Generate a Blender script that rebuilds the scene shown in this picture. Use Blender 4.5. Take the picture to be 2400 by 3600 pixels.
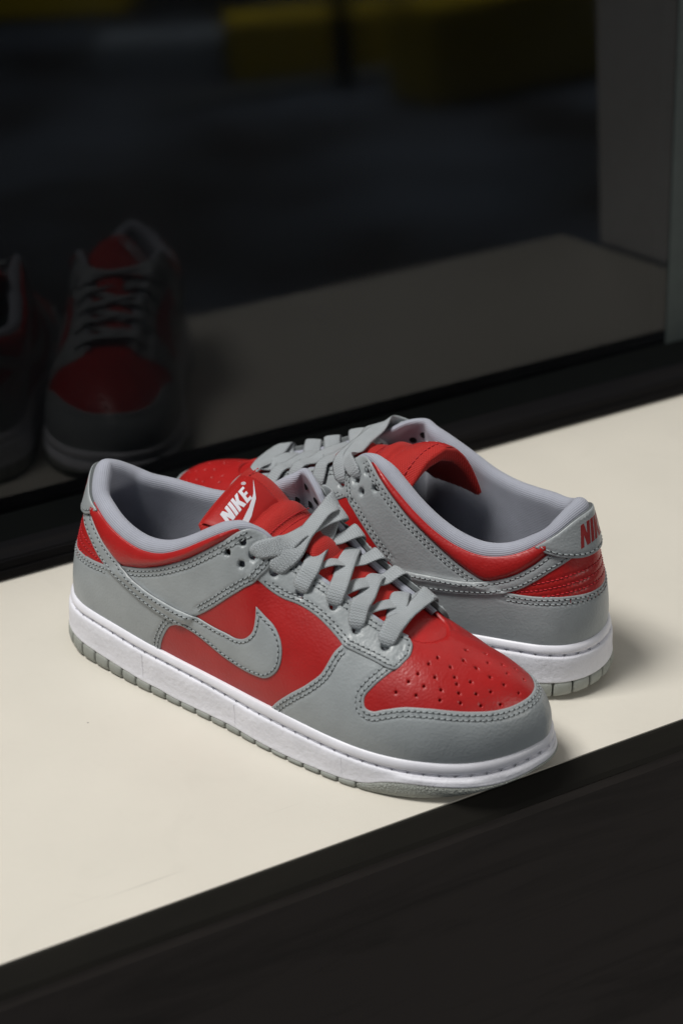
import bpy, bmesh, math, random
import numpy as np
from mathutils import Vector, Matrix, kdtree
from mathutils.geometry import delaunay_2d_cdt
random.seed(4)
SC=bpy.context.scene
for o in list(bpy.data.objects): bpy.data.objects.remove(o)
COL=SC.collection
# ---------------------------------------------------------------- camera, world, lamps, exposure
cam=bpy.data.cameras.new('camera'); camo=bpy.data.objects.new('camera',cam); COL.objects.link(camo)
CAMZ=0.649876; PITCH=math.radians(29.7449); YAW=math.radians(60.5774)
camo.location=(0,0,CAMZ)
camo.rotation_euler=(math.pi/2-PITCH,0,YAW-math.pi/2)
cam.lens=70; cam.sensor_width=36; cam.sensor_fit='AUTO'; cam.clip_start=.05; cam.clip_end=60
cam.dof.use_dof=True; cam.dof.focus_distance=1.10; cam.dof.aperture_fstop=5.6
SC.camera=camo
W=bpy.data.worlds.new('World'); SC.world=W; W.use_nodes=True
bg=W.node_tree.nodes['Background']; bg.inputs[0].default_value=(.80,.90,1.0,1); bg.inputs[1].default_value=.05
def area(name,loc,target,size,power,col,sy=None):
    l=bpy.data.lights.new(name,'AREA'); l.energy=power; l.color=col; l.size=size
    if sy: l.shape='RECTANGLE'; l.size_y=sy
    o=bpy.data.objects.new(name,l); COL.objects.link(o); o.location=loc
    d=Vector(target)-Vector(loc); o.rotation_euler=d.to_track_quat('-Z','Y').to_euler()
    return o
area('overhead_softbox_lamp',(-.72,1.15,2.72),(.50,.86,0),.95,84,(1,.98,.935))
area('side_fill_lamp',(-.9,.15,1.5),(.5,.86,0),1.1,2.2,(.88,.94,1))
area('street_fill_light',(3.1,-3.6,1.9),(3.1,-3.6,-.7),1.2,150,(1,.97,.9))  # unseen fill light, added to brighten the blocks mirrored in the glass
SC.view_settings.view_transform='Standard'; SC.view_settings.look='None'; SC.view_settings.exposure=0; SC.view_settings.gamma=1
SC.view_settings.use_curve_mapping=False
SC.cycles.use_denoising=True
SC.cycles.max_bounces=8
# ---------------------------------------------------------------- sneaker form, millimetres, heel at x=0, toe +x, lateral side -y
LAT=[(0,0),(3.2,-16),(11.5,-27.5),(24,-34.8),(37,-37.8),(50,-39.8),(73,-42.8),(94,-44.5),(116,-46.2),(139,-48.7),(164,-52),(189,-54.3),(208,-55),(226,-54.3),(244,-51.5),(258,-47.2),(272.6,-39.8),(286,-29.2),(297,-15.3),(304,-1),(307,10)]
MED=[(305.6,19),(299.5,30),(288,38.5),(271,44.5),(250,48),(228,49),(203,46.5),(170,42),(130,37.3),(90,36.8),(50,38.5),(24,34),(11.5,26.5),(3.2,15.5)]
def hermite(ts,P,t,period=None):
    """Catmull-Rom style interpolation with uneven knots; P (n,k)."""
    ts=np.asarray(ts,float);P=np.asarray(P,float)
    if P.ndim==1:P=P[:,None]
    if period:
        ts=np.r_[ts[-2:]-period,ts,ts[:2]+period];P=np.r_[P[-2:],P,P[:2]]
        t=np.mod(np.asarray(t,float)-ts[2],period)+ts[2]
    t=np.asarray(t,float)
    h=np.diff(ts);d=np.diff(P,axis=0)/h[:,None]
    m=np.empty_like(P);m[0]=d[0];m[-1]=d[-1]
    w=(h[:-1]/(h[:-1]+h[1:]))[:,None]
    m[1:-1]=d[:-1]*(1-w)+d[1:]*w
    i=np.clip(np.searchsorted(ts,t,side='right')-1,0,len(ts)-2)
    u=np.clip((t-ts[i])/h[i],0,1)[...,None];H=h[i][...,None]
    return P[i]*(2*u**3-3*u**2+1)+m[i]*H*(u**3-2*u**2+u)+P[i+1]*(3*u**2-2*u**3)+m[i+1]*H*(u**3-u**2)
_o=np.array(LAT+MED,float)
_k=np.r_[0,np.cumsum(np.linalg.norm(np.diff(np.r_[_o,_o[:1]],axis=0),axis=1))]
_f=hermite(_k[:-1],_o,np.linspace(0,_k[-1],2401)[:-1],_k[-1])
_d=np.r_[0,np.cumsum(np.linalg.norm(np.diff(np.r_[_f,_f[:1]],axis=0),axis=1))]
_tip=np.argmax(_f[:,0]);_fs=np.where(np.arange(2400)<=_tip,_d[:-1]/_d[_tip],1+(_d[:-1]-_d[_tip])/(_d[-1]-_d[_tip]))
def outline(s):
    """sole outline and outward normal; s 0 heel .. 1 toe tip (lateral) .. 2 heel (medial)"""
    s=np.mod(np.asarray(s,float),2)
    F=np.r_[_f,_f[:1]];S=np.r_[_fs,2]
    g=lambda q:np.stack([np.interp(np.mod(q,2),S,F[:,0]),np.interp(np.mod(q,2),S,F[:,1])],-1)
    e=.012
    p=(g(s)*2+g(s-e/3)+g(s+e/3))/4;t=g(s+e)-g(s-e);t/=np.linalg.norm(t,axis=-1,keepdims=True)
    return p,np.stack([t[...,1],-t[...,0]],-1)
_ST=[(0,18,0,108,1.5,22,7.5,25),(15,21.5,-9.3,105.3,1.5,22,7.5,25),(30,28.3,-18.5,99.3,1.5,22,6.5,22),(45,38,-24,94.5,1.5,20,5,20),(60,49,-29.5,92,2,20,4,18),(75,62,-33.5,89.5,2.5,20,3,18),(90,76,-36,88.7,3,20,2,18),(105,90,-37,91.5,3.5,20,2,18),(120,104,-36.5,98.5,4,20,3,20),(135,117,-34.5,107,4,22,4,22),(150,129,-31.5,114.5,4,22,6,24),(162,138.5,-28,118.5,4,24,8,26),(172,147,-23,115.5,4,26,14,24),(183,159,-19.5,105,4,26,16,18),(195,173,-18.5,98.5,3.5,25,16,14),(210,190,-18,92,3,24,16,11),(225,207,-17.5,84.5,3,24,16,9),(240,221,-16.5,79,3,24,17,8),(255,232,-14.5,75,3,23,20,7),(270,238.5,-11.5,73,3,23,24,7),(285,242,-8,72.3,3,23,28,7.5),(300,244,-5,72,3,23,31,8.5),(315,245,-2.5,71.8,3,23,33,9),(330,245.5,0,71.7,4,24,36,9),(349,245.7,2,71.7,5,25,37,8.5)]
_MF={150:(129,34,117),162:(138,34,124),172:(147.5,29,121),183:(160,24,109),195:(174,21.5,100.5)}
_sk=[];_sv=[]
for r in _ST:
    _sk.append(r[0]/349);_sv.append(r[1:])
for r in _ST[-2:0:-1]:
    T=list(r[1:4]);q=r[0]/349;T[1]=-T[1]+4*max(0,(q-.66)/.34)**1.0
    if r[0] in _MF:T=list(_MF[r[0]])
    k=.30*np.clip((q-.6)/.1,0,1)*np.clip((.99-q)/.12,0,1)
    _sk.append(2-q);_sv.append(tuple(T)+(r[4],r[5]*(1-.4*k),r[6]*(1-k),r[7]*(1+1.6*k)))
_sk=np.array(_sk);_sv=np.array(_sv,float)
FORM={'right':_sv,'left':_sv.copy()}
for i,q in enumerate(_sk):          # the left shoe's outer collar sags a little more
    b=np.exp(-((q-.19)/.085)**2)
    FORM['left'][i,2]-=8*b;FORM['left'][i,1]-=1.0*b
    m=np.exp(-((q-1.535)/.055)**2);FORM['left'][i,2]-=8.5*m
CUR=['right']
_BZ=np.array([(0,32.5),(20,32.3),(40,31.4),(64,30),(84,28.3),(107,26.6),(137,25.4),(187,24.3),(208,23),(228,21.9),(262,21.3),(290,20.8),(308,22)])
def fz(x):return hermite(_BZ[:,0],_BZ[:,1],x)[...,0]
FEATHER=4.5
def S(s,v):
    """upper surface point(s); v 0 at the sole .. 1 at the top edge"""
    s=np.asarray(s,float);v=np.asarray(v,float)
    p,n=outline(s);B=p-n*FEATHER
    B=np.concatenate([B,fz(B[...,0])[...,None]],-1)
    q=hermite(_sk,FORM[CUR[0]],s,2.0)
    T=q[...,:3];N=np.concatenate([n,np.zeros(n.shape[:-1]+(1,))],-1);Z=np.array([0,0,1.])
    P1=B+N*q[...,3:4]+Z*q[...,4:5];P2=T+N*q[...,5:6]-Z*q[...,6:7]
    v=v[...,None];w=1-v
    return B*w**3+P1*3*w*w*v+P2*3*w*v*v+T*v**3
def J(s,v,e=2e-3):
    a=(S(s+e,v)-S(s-e,v))/(2*e);b=(S(s,v+e)-S(s,v-e))/(2*e)
    n=np.cross(a,b);n/=np.maximum(np.linalg.norm(n,axis=-1,keepdims=True),1e-9)
    return a,b,n
def SN(s,v,h=0.0):
    a,b,n=J(s,v);return S(s,v)+n*np.asarray(h,float)[...,None]
# ---------------------------------------------------------------- materials
def nd(nt,t,**k):
    n=nt.nodes.new(t)
    for a,b in k.items():
        if a.startswith('i_'): n.inputs[int(a[2:]) if a[2:].isdigit() else a[2:].replace('_',' ')].default_value=b
        else: setattr(n,a,b)
    return n
def mat(name):
    m=bpy.data.materials.new(name); m.use_nodes=True; nt=m.node_tree
    return m,nt,nt.nodes['Principled BSDF']
def rgb(c): return (c[0],c[1],c[2],1)
def tint(nt,bs,col,scale,amt,coord):
    """base colour with a faint cloudy variation"""
    n=nd(nt,'ShaderNodeTexNoise'); n.inputs['Scale'].default_value=scale; n.inputs['Detail'].default_value=5
    nt.links.new(coord,n.inputs['Vector'])
    r=nd(nt,'ShaderNodeMapRange'); nt.links.new(n.outputs['Fac'],r.inputs['Value'])
    r.inputs['From Min'].default_value=.3; r.inputs['From Max'].default_value=.7
    r.inputs['To Min'].default_value=1-amt; r.inputs['To Max'].default_value=1+amt
    x=nd(nt,'ShaderNodeMix',data_type='RGBA',blend_type='MULTIPLY'); x.inputs[0].default_value=1
    x.inputs[6].default_value=rgb(col); nt.links.new(r.outputs[0],x.inputs[7]); nt.links.new(x.outputs[2],bs.inputs['Base Color'])
    return x
def bump(nt,bs,h,dist,strength=1.0,prev=None):
    b=nd(nt,'ShaderNodeBump'); b.inputs['Strength'].default_value=strength; b.inputs['Distance'].default_value=dist
    nt.links.new(h,b.inputs['Height'])
    if prev: nt.links.new(prev,b.inputs['Normal'])
    nt.links.new(b.outputs[0],bs.inputs['Normal']); return b.outputs[0]
def leather(name,col,rough=.385,grain=760,gd=.00016,amt=.07):
    m,nt,bs=mat(name); tc=nd(nt,'ShaderNodeTexCoord'); ob=tc.outputs['Object']
    tint(nt,bs,col,60,amt,ob)
    v=nd(nt,'ShaderNodeTexVoronoi',feature='SMOOTH_F1'); v.inputs['Scale'].default_value=grain; nt.links.new(ob,v.inputs['Vector'])
    n=nd(nt,'ShaderNodeTexNoise'); n.inputs['Scale'].default_value=90; n.inputs['Detail'].default_value=6; n.inputs['Roughness'].default_value=.6; nt.links.new(ob,n.inputs['Vector'])
    p=bump(nt,bs,v.outputs['Distance'],gd,.8); bump(nt,bs,n.outputs['Fac'],.0004,.45,p)
    mp=nd(nt,'ShaderNodeMapping'); mp.inputs['Rotation'].default_value=(.4,.3,.7); mp.inputs['Scale'].default_value=(1,2.6,1); nt.links.new(ob,mp.inputs['Vector'])
    w=nd(nt,'ShaderNodeTexNoise',noise_type='RIDGED_MULTIFRACTAL'); w.inputs['Scale'].default_value=38; w.inputs['Detail'].default_value=4; nt.links.new(mp.outputs[0],w.inputs['Vector'])
    bump(nt,bs,w.outputs['Fac'],.00018,.5,bs.inputs['Normal'].links[0].from_socket)
    r=nd(nt,'ShaderNodeMapRange'); nt.links.new(n.outputs['Fac'],r.inputs['Value']); r.inputs['To Min'].default_value=rough-.12; r.inputs['To Max'].default_value=rough+.12
    nt.links.new(r.outputs[0],bs.inputs['Roughness']); bs.inputs['Specular IOR Level'].default_value=.5
    return m
def fabric(name,col,kind,pitch,depth,rough=.8,amt=.06,sheen=.15):
    """woven cloth on a UV map in millimetres: rib (lines), weave (grid), braid (herringbone)"""
    m,nt,bs=mat(name); tc=nd(nt,'ShaderNodeTexCoord'); uv=tc.outputs['UV']
    sp=nd(nt,'ShaderNodeSeparateXYZ'); nt.links.new(uv,sp.inputs[0])
    def mth(op,a,b=None):
        k=nd(nt,'ShaderNodeMath',operation=op)
        for i,q in enumerate((a,b)):
            if q is None: continue
            if isinstance(q,(int,float)): k.inputs[i].default_value=q
            else: nt.links.new(q,k.inputs[i])
        return k.outputs[0]
    U,V=sp.outputs[0],sp.outputs[1]; w=2*math.pi/pitch
    if kind=='rib': h=mth('SINE',mth('MULTIPLY',V,w))
    elif kind=='weave': h=mth('MULTIPLY',mth('SINE',mth('MULTIPLY',U,w)),mth('SINE',mth('MULTIPLY',V,w)))
    else:
        a=mth('ABSOLUTE',V); tri=mth('PINGPONG',V,1.0)
        h=mth('MULTIPLY',mth('SINE',mth('MULTIPLY',mth('ADD',U,mth('MULTIPLY',tri,1.1)),w)),mth('ABSOLUTE',mth('SINE',mth('MULTIPLY',V,math.pi/1.0))))
    hh=mth('ADD',mth('MULTIPLY',h,.5),.5)
    x=tint(nt,bs,col,90,amt,tc.outputs['Object'])
    y=nd(nt,'ShaderNodeMix',data_type='RGBA',blend_type='MULTIPLY'); y.inputs[0].default_value=1
    r=nd(nt,'ShaderNodeMapRange'); nt.links.new(hh,r.inputs['Value']); lo_={'braid':.70,'rib':.93,'weave':.84}[kind]; r.inputs['To Min'].default_value=lo_; r.inputs['To Max'].default_value=1.08
    nt.links.new(x.outputs[2],y.inputs[6]); nt.links.new(r.outputs[0],y.inputs[7]); nt.links.new(y.outputs[2],bs.inputs['Base Color'])
    bump(nt,bs,hh,depth,.8)
    bs.inputs['Roughness'].default_value=rough; bs.inputs['Specular IOR Level'].default_value=.25
    bs.inputs['Sheen Weight'].default_value=sheen; bs.inputs['Sheen Roughness'].default_value=.5
    return m
def rubber(name,col,rough,scale,depth,strength=.7,kind='noise'):
    m,nt,bs=mat(name); tc=nd(nt,'ShaderNodeTexCoord'); ob=tc.outputs['Object']
    tint(nt,bs,col,70,.05,ob)
    if kind=='noise':
        n=nd(nt,'ShaderNodeTexNoise'); n.inputs['Scale'].default_value=scale; n.inputs['Detail'].default_value=3; nt.links.new(ob,n.inputs['Vector']); h=n.outputs['Fac']
    else:
        n=nd(nt,'ShaderNodeTexVoronoi',feature='DISTANCE_TO_EDGE'); n.inputs['Scale'].default_value=scale; nt.links.new(ob,n.inputs['Vector']); h=n.outputs['Distance']
    bump(nt,bs,h,depth,strength); bs.inputs['Roughness'].default_value=rough; bs.inputs['Specular IOR Level'].default_value=.4
    return m
def plain(name,col,rough=.6,spec=.4):
    m,nt,bs=mat(name); tc=nd(nt,'ShaderNodeTexCoord'); tint(nt,bs,col,80,.06,tc.outputs['Object'])
    bs.inputs['Roughness'].default_value=rough; bs.inputs['Specular IOR Level'].default_value=spec; return m
GREY=(.325,.352,.368); RED=(.405,.0135,.0135)
M=dict(grey=leather('grey_leather',GREY),red=leather('red_leather',RED,.40),
 cut=plain('grey_leather_cut_edge',(.115,.125,.13),.9,.15),
 thread=plain('grey_thread',(.36,.39,.405),.6),hole=plain('needle_hole_shade',(.035,.038,.04),.9,.1),redthread=plain('red_thread',(.50,.02,.03),.6),
 lining=fabric('grey_knit_lining',(.36,.375,.44),'rib',1.15,.00016,.88),
 nylon=fabric('red_nylon',(.44,.016,.012),'weave',1.5,.0003,.62,sheen=.1),
 satin=fabric('red_satin_label',(.38,.012,.011),'weave',.9,.00006,.42,sheen=.05),
 lace=fabric('grey_braided_lace',(.46,.495,.525),'braid',1.5,.0007,.8),
 white=rubber('white_midsole_rubber',(.77,.77,.835),.52,380,.0007,.6),
 welt=rubber('white_welt_rubber',(.80,.80,.87),.38,200,.0002,.2),
 sole=rubber('grey_outsole_rubber',(.31,.325,.30),.62,700,.0003,.5),
 soletex=rubber('grey_textured_rubber',(.31,.325,.30),.6,520,.0012,.9,'vor'),
 insole=plain('dark_grey_insole',(.10,.105,.12),.9,.1),
 print_red=plain('red_print',(.27,.008,.010),.5),print_white=plain('pale_grey_embroidery',(.62,.62,.68),.7),
 dark=plain('eyelet_hole_shade',(.02,.02,.022),.9,.1))
m,nt,bs=mat('printed_red_tag'); tc=nd(nt,'ShaderNodeTexCoord'); br=nd(nt,'ShaderNodeTexBrick'); mp=nd(nt,'ShaderNodeMapping'); mp.inputs['Rotation'].default_value=(0,0,math.pi/2)
nt.links.new(tc.outputs['UV'],mp.inputs[0]); nt.links.new(mp.outputs[0],br.inputs['Vector'])
br.inputs['Scale'].default_value=1; br.inputs['Brick Width'].default_value=2.3; br.inputs['Row Height'].default_value=1.9; br.inputs['Mortar Size'].default_value=.55
br.inputs['Color1'].default_value=(.62,.55,.55,1); br.inputs['Color2'].default_value=(.16,.02,.02,1); br.inputs['Mortar'].default_value=(.16,.010,.010,1)
nt.links.new(br.outputs[0],bs.inputs['Base Color']); bs.inputs['Roughness'].default_value=.7; M['tag']=m
# ---------------------------------------------------------------- mesh helpers; geometry in millimetres in the shoe's own frame
class Shoe:
    pass
CTX=Shoe()
def mk(name,V,F,m,parent=None,uv=None,smooth=True,mats=None,fm=None,label=None,kind=None):
    """one mesh object from vertices in mm; the left shoe is the mirror of the right one"""
    V=np.asarray(V,float).copy()
    mir=CTX.mir
    if mir: V[:,1]*=-1
    me=bpy.data.meshes.new(name)
    F=[tuple(f)[::-1] if mir else tuple(f) for f in F]
    me.from_pydata((V*.001).tolist(),[],F)
    if uv is not None:
        uv=np.asarray(uv,float); l=me.uv_layers.new(name='UVMap')
        idx=np.empty(len(me.loops),int); me.loops.foreach_get('vertex_index',idx)
        l.data.foreach_set('uv',uv[idx].ravel())
    for q in (mats or [m]): me.materials.append(q)
    if fm is not None: me.polygons.foreach_set('material_index',np.asarray(fm,int))
    if smooth: me.polygons.foreach_set('use_smooth',np.ones(len(me.polygons),bool))
    me.update()
    o=bpy.data.objects.new(name,me); COL.objects.link(o); o.parent=parent
    if kind: o['kind']=kind
    if label: o['label']=label
    return o
def spline(P,n=12,closed=False):
    P=np.asarray(P,float)
    if len(P)<3: 
        return np.stack([P[0]+(P[-1]-P[0])*t for t in np.linspace(0,1,n)])
    sc=np.array([349,75.]) if P.shape[1]==2 else np.ones(P.shape[1])
    k=np.r_[0,np.cumsum(np.maximum(np.linalg.norm(np.diff(P*sc,axis=0),axis=1),1e-6))]
    return hermite(k,P,np.linspace(0,k[-1],n*(len(P)-1)+1))
def resample(C,step,closed=False):
    """even 3D spacing (mm) of a polyline in (s,v)"""
    C=np.asarray(C,float)
    Q=S(C[:,0],C[:,1]); k=np.r_[0,np.cumsum(np.linalg.norm(np.diff(Q,axis=0),axis=1))]
    n=max(2,int(round(k[-1]/step))+1); t=np.linspace(0,k[-1],n)
    return np.stack([np.interp(t,k,C[:,0]),np.interp(t,k,C[:,1])],1)
def off(C,d,closed=False):
    """shift a polyline in (s,v) by d mm to its left, measured on the surface"""
    C=np.asarray(C,float)
    if closed: t=np.roll(C,-1,0)-np.roll(C,1,0)
    else: t=np.gradient(C,axis=0)
    a,b,n=J(C[:,0],C[:,1]); T=a*t[:,:1]+b*t[:,1:]; T/=np.maximum(np.linalg.norm(T,axis=1,keepdims=True),1e-9)
    L=np.cross(n,T)*d
    aa=(a*a).sum(1);bb=(b*b).sum(1);ab=(a*b).sum(1);la=(L*a).sum(1);lb=(L*b).sum(1);D=np.maximum(aa*bb-ab*ab,1e-9)
    return C+np.stack([(la*bb-lb*ab)/D,(lb*aa-la*ab)/D],1)
def inside(P,poly):
    x,y=P[:,0],P[:,1]; r=np.zeros(len(P),bool); Q=np.roll(poly,1,0)
    for (x1,y1),(x2,y2) in zip(poly,Q):
        if y1==y2: continue
        r^=((y1>y)!=(y2>y))&(x<(x2-x1)*(y-y1)/(y2-y1)+x1)
    return r
def smooth01(t): t=np.clip(t,0,1); return t*t*(3-2*t)
def kd(Q):
    k=kdtree.KDTree(len(Q))
    for i,q in enumerate(Q): k.insert(q,i)
    k.balance(); return k
def dist(Q,K): return np.array([K.find(q)[2] for q in Q])
class Layer:
    """outline of a panel already laid, so that later panels drape over it"""
    def __init__(s,poly,t): s.poly=poly; s.t=t; s.K=kd(S(poly[:,0],poly[:,1]))
    def lift(s,P,Q):
        d=dist(Q,s.K)*np.where(inside(P,s.poly),1,-1); return s.t*smooth01((d+1.8)/2.4)
def outline_of(segs,step=1.1):
    """closed outline from spline segments; corners where segments meet"""
    out=[]
    for g in segs: out.append(resample(spline(g),step)[:-1])
    C=np.concatenate(out)
    A=((C[:,0]*np.roll(C[:,1],-1)-np.roll(C[:,0],-1)*C[:,1])).sum()
    return C if A>0 else C[::-1]
def panel(name,poly,t,m,parent,under=(),grooves=(),dents=(),hfun=None,step=1.5,edge=.7,skirt=1.3,label=None,cut=True,smp=None):
    """a leather sheet with its own thickness laid on the form. grooves: polylines (s,v); dents: (s,v,radius,depth)"""
    Q0=S(poly[:,0],poly[:,1]); Kb=kd(Q0)
    inner=off(poly,.55,True)
    s0,v0=poly.min(0);s1,v1=poly.max(0)
    gs=np.arange(s0,s1,step/349);gv=np.arange(v0,v1,step/78)
    g=np.stack(np.meshgrid(gs,gv,indexing='ij'),-1).reshape(-1,2)
    g[:,1]+=np.where((np.round((g[:,0]-s0)*349/step)%2)==1,.5*step/78,0)
    g=g[inside(g,poly)]; d=dist(S(g[:,0],g[:,1]),Kb); g=g[d>1.3]
    extra=[]
    for (ds,dv,r,dep) in dents:
        P=np.array([[ds,dv]]); a,b,n=J(P[:,0],P[:,1]); a,b=a[0],b[0]
        e1=a/np.linalg.norm(a); e2=np.cross(n[0],e1)
        Am=np.linalg.pinv(np.stack([a,b],1))
        for rr in (0,.55*r,.92*r,1.12*r,1.5*r):
            for k in range(1 if rr==0 else 10):
                w=2*math.pi*k/10; extra.append(P[0]+Am@(e1*math.cos(w)*rr+e2*math.sin(w)*rr))
        c=S(P[:,0],P[:,1])[0]; g=g[np.linalg.norm(S(g[:,0],g[:,1])-c,axis=1)>1.75*r]
    for C in grooves:
        Kc=kd(S(C[:,0],C[:,1])); g=g[dist(S(g[:,0],g[:,1]),Kc)>.55]
        extra+=list(C[inside(C,inner)])
    ex=np.array(extra).reshape(-1,2)
    if len(ex): ex=ex[dist(S(ex[:,0],ex[:,1]),Kb)>.7]
    N=len(poly); P=np.concatenate([poly,inner,g,ex])
    pts=[Vector((p[0]*349,p[1]*75)) for p in P]
    ed=[(i,(i+1)%N) for i in range(N)]
    vo,eo,fo,ov,oe,of=delaunay_2d_cdt(pts,ed,[],1,1e-5)
    src=np.array([[x[0]/349,x[1]/75] for x in vo])
    Q=S(src[:,0],src[:,1]); a,b,n=J(src[:,0],src[:,1])
    db=dist(Q,Kb)
    h=np.full(len(src),float(t))
    if hfun is not None: h=h+hfun(src,Q)
    for L in under: h=h+L.lift(src,Q)
    top=h.copy()
    h=h-t*.45*(1-smooth01(db/edge))
    for C in grooves:
        dg=dist(Q,kd(S(C[:,0],C[:,1]))); h-=.5*np.exp(-(dg/.66)**2)
    for (ds,dv,r,dep) in dents:
        c=S(np.array([ds]),np.array([dv]))[0]; q=np.linalg.norm(Q-c,axis=1); h-=dep*(1-smooth01((q/r-.86)/.32))
    V=Q+n*h[:,None]
    # skirt
    bi=[None]*N
    for k,o in enumerate(ov):
        for i in o:
            if i<N: bi[i]=k
    bi=[k for i,k in enumerate(bi) if k is not None and (i==0 or bi[i-1]!=k)]
    V2=Q[bi]+n[bi]*(top[bi]-t-skirt)[:,None]; base=len(V)
    F=[]; fm=[]
    cutouts=[(S(np.array([d[0]]),np.array([d[1]]))[0],d[2]*.96) for d in dents if d[3]>3]
    for f in fo:
        if cutouts and any(max(np.linalg.norm(Q[i]-c) for i in f)<r for c,r in cutouts): continue
        A,B,C_=src[f[0]],src[f[1]],src[f[2]]
        ar=(B[0]-A[0])*(C_[1]-A[1])-(C_[0]-A[0])*(B[1]-A[1])
        F.append(tuple(f) if ar>0 else tuple(f)[::-1]); fm.append(0)
    nb=len(bi)
    for i in range(nb):
        j=(i+1)%nb; F.append((bi[i],base+i,base+j,bi[j])); fm.append(1)
    uv=np.concatenate([src*[349,75],src[bi]*[349,75]])
    V=np.concatenate([V,V2])
    return mk(name,V,F,m,parent,uv,mats=[m,M['cut'] if cut else m],fm=fm,label=label)
def height_at(C,t,under):
    h=np.full(len(C),float(t)); Q=S(C[:,0],C[:,1])
    for L in under: h=h+L.lift(C,Q)
    return h
def stitches(name,curves,parent,under,t,pitch=3.1,thread=None,hole=None,r=.34):
    """thread lying in the groove with a flat disc painted as needle-hole shade at each end"""
    V=[];F=[];fm=[]
    for C in curves:
        D=resample(C,pitch/6); 
        if len(D)<8: continue
        h=height_at(D,t,under)-.22
        a,b,n=J(D[:,0],D[:,1]); Q=S(D[:,0],D[:,1])+n*h[:,None]
        for k in range(0,len(D)-6,6):
            seg=Q[k:k+6]; nn=n[k:k+6]
            T=seg[-1]-seg[0]; T/=np.linalg.norm(T); w=np.cross(nn[2],T); b0=len(V)
            # slanted stitch, thin at both ends
            for j,(rad,lift) in enumerate(((.12,-.15),(.85,.14),(1,.22),(1,.22),(.85,.14),(.12,-.15))):
                if j in (2,): continue
                c=seg[j]+nn[j]*lift+w*(.16*(j-2.5)/2.5)
                for q in range(5):
                    an=2*math.pi*q/5; V.append(c+(w*math.cos(an)+nn[j]*math.sin(an))*r*rad)
            for j in range(4):
                for q in range(5):
                    F.append((b0+j*5+q,b0+(j+1)*5+q,b0+(j+1)*5+(q+1)%5,b0+j*5+(q+1)%5)); fm.append(0)
            c=seg[0]-T*.25+nn[0]*.10; b0=len(V)
            for q in range(6):
                an=2*math.pi*q/6; V.append(c+w*math.cos(an)*.55+T*math.sin(an)*.5)
            F.append(tuple(b0+q for q in range(6))); fm.append(1)
    if not V: return None
    return mk(name,V,F,None,parent,mats=[thread or M['thread'],hole or M['hole']],fm=fm,kind='stuff')
def loft(rings,closed_u=True,cap=False):
    """rings: (n,k,3) -> verts, faces"""
    R=np.asarray(rings); n,k,_=R.shape; V=R.reshape(-1,3); F=[]
    kk=k if closed_u else k-1
    for i in range(n-1):
        for j in range(kk):
            j2=(j+1)%k; F.append((i*k+j,i*k+j2,(i+1)*k+j2,(i+1)*k+j))
    if cap: F.append(tuple(range(k))[::-1]); F.append(tuple((n-1)*k+j for j in range(k)))
    return V,F
# ---------------------------------------------------------------- sole profiles along the length
def prof(tab):
    tab=np.array(tab,float)
    return lambda x:hermite(tab[:,0],tab[:,1],x)[...,0]
gz=prof([(0,28.4),(20,28.3),(38,27.9),(50,27),(72,25),(93,23.8),(120,22),(149,20.3),(196,18.8),(229,17.1),(263,16),(289,15.4),(300,16.3),(308,17.8)])
mb=prof([(0,12.5),(20,11.2),(41,9.2),(62,7.4),(82,5.6),(90,5.4),(97,4.4),(115,3.9),(150,3.9),(155,3.5),(208,3.3),(222,3.7),(233,5.4),(242,8.8),(250,10.3),(258,10.7),(271,10.1),(284,9.2),(296,9.3),(303,11),(308,13)])
def zb(x): return np.where(x<38,4.6*(np.clip(38-x,0,60)/38)**2,0)+np.where(x>243,10.5*(np.clip(x-243,0,70)/64)**1.7,0)
E6=[(.490,.846),(.520,.842),(.561,.821),(.609,.871),(.648,.821),(.700,.829)]
EX=[(.468,.904),(.441,.850),(.471,.779)]
def mirror(C): C=np.asarray(C,float); return np.stack([2-C[:,0],C[:,1]],1)
def path3(P,n=10):
    P=np.asarray(P,float); k=np.r_[0,np.cumsum(np.maximum(np.linalg.norm(np.diff(P[:,:3],axis=0),axis=1),1e-6))]
    return hermite(k,P,np.linspace(0,k[-1],n*(len(P)-1)+1))
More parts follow.
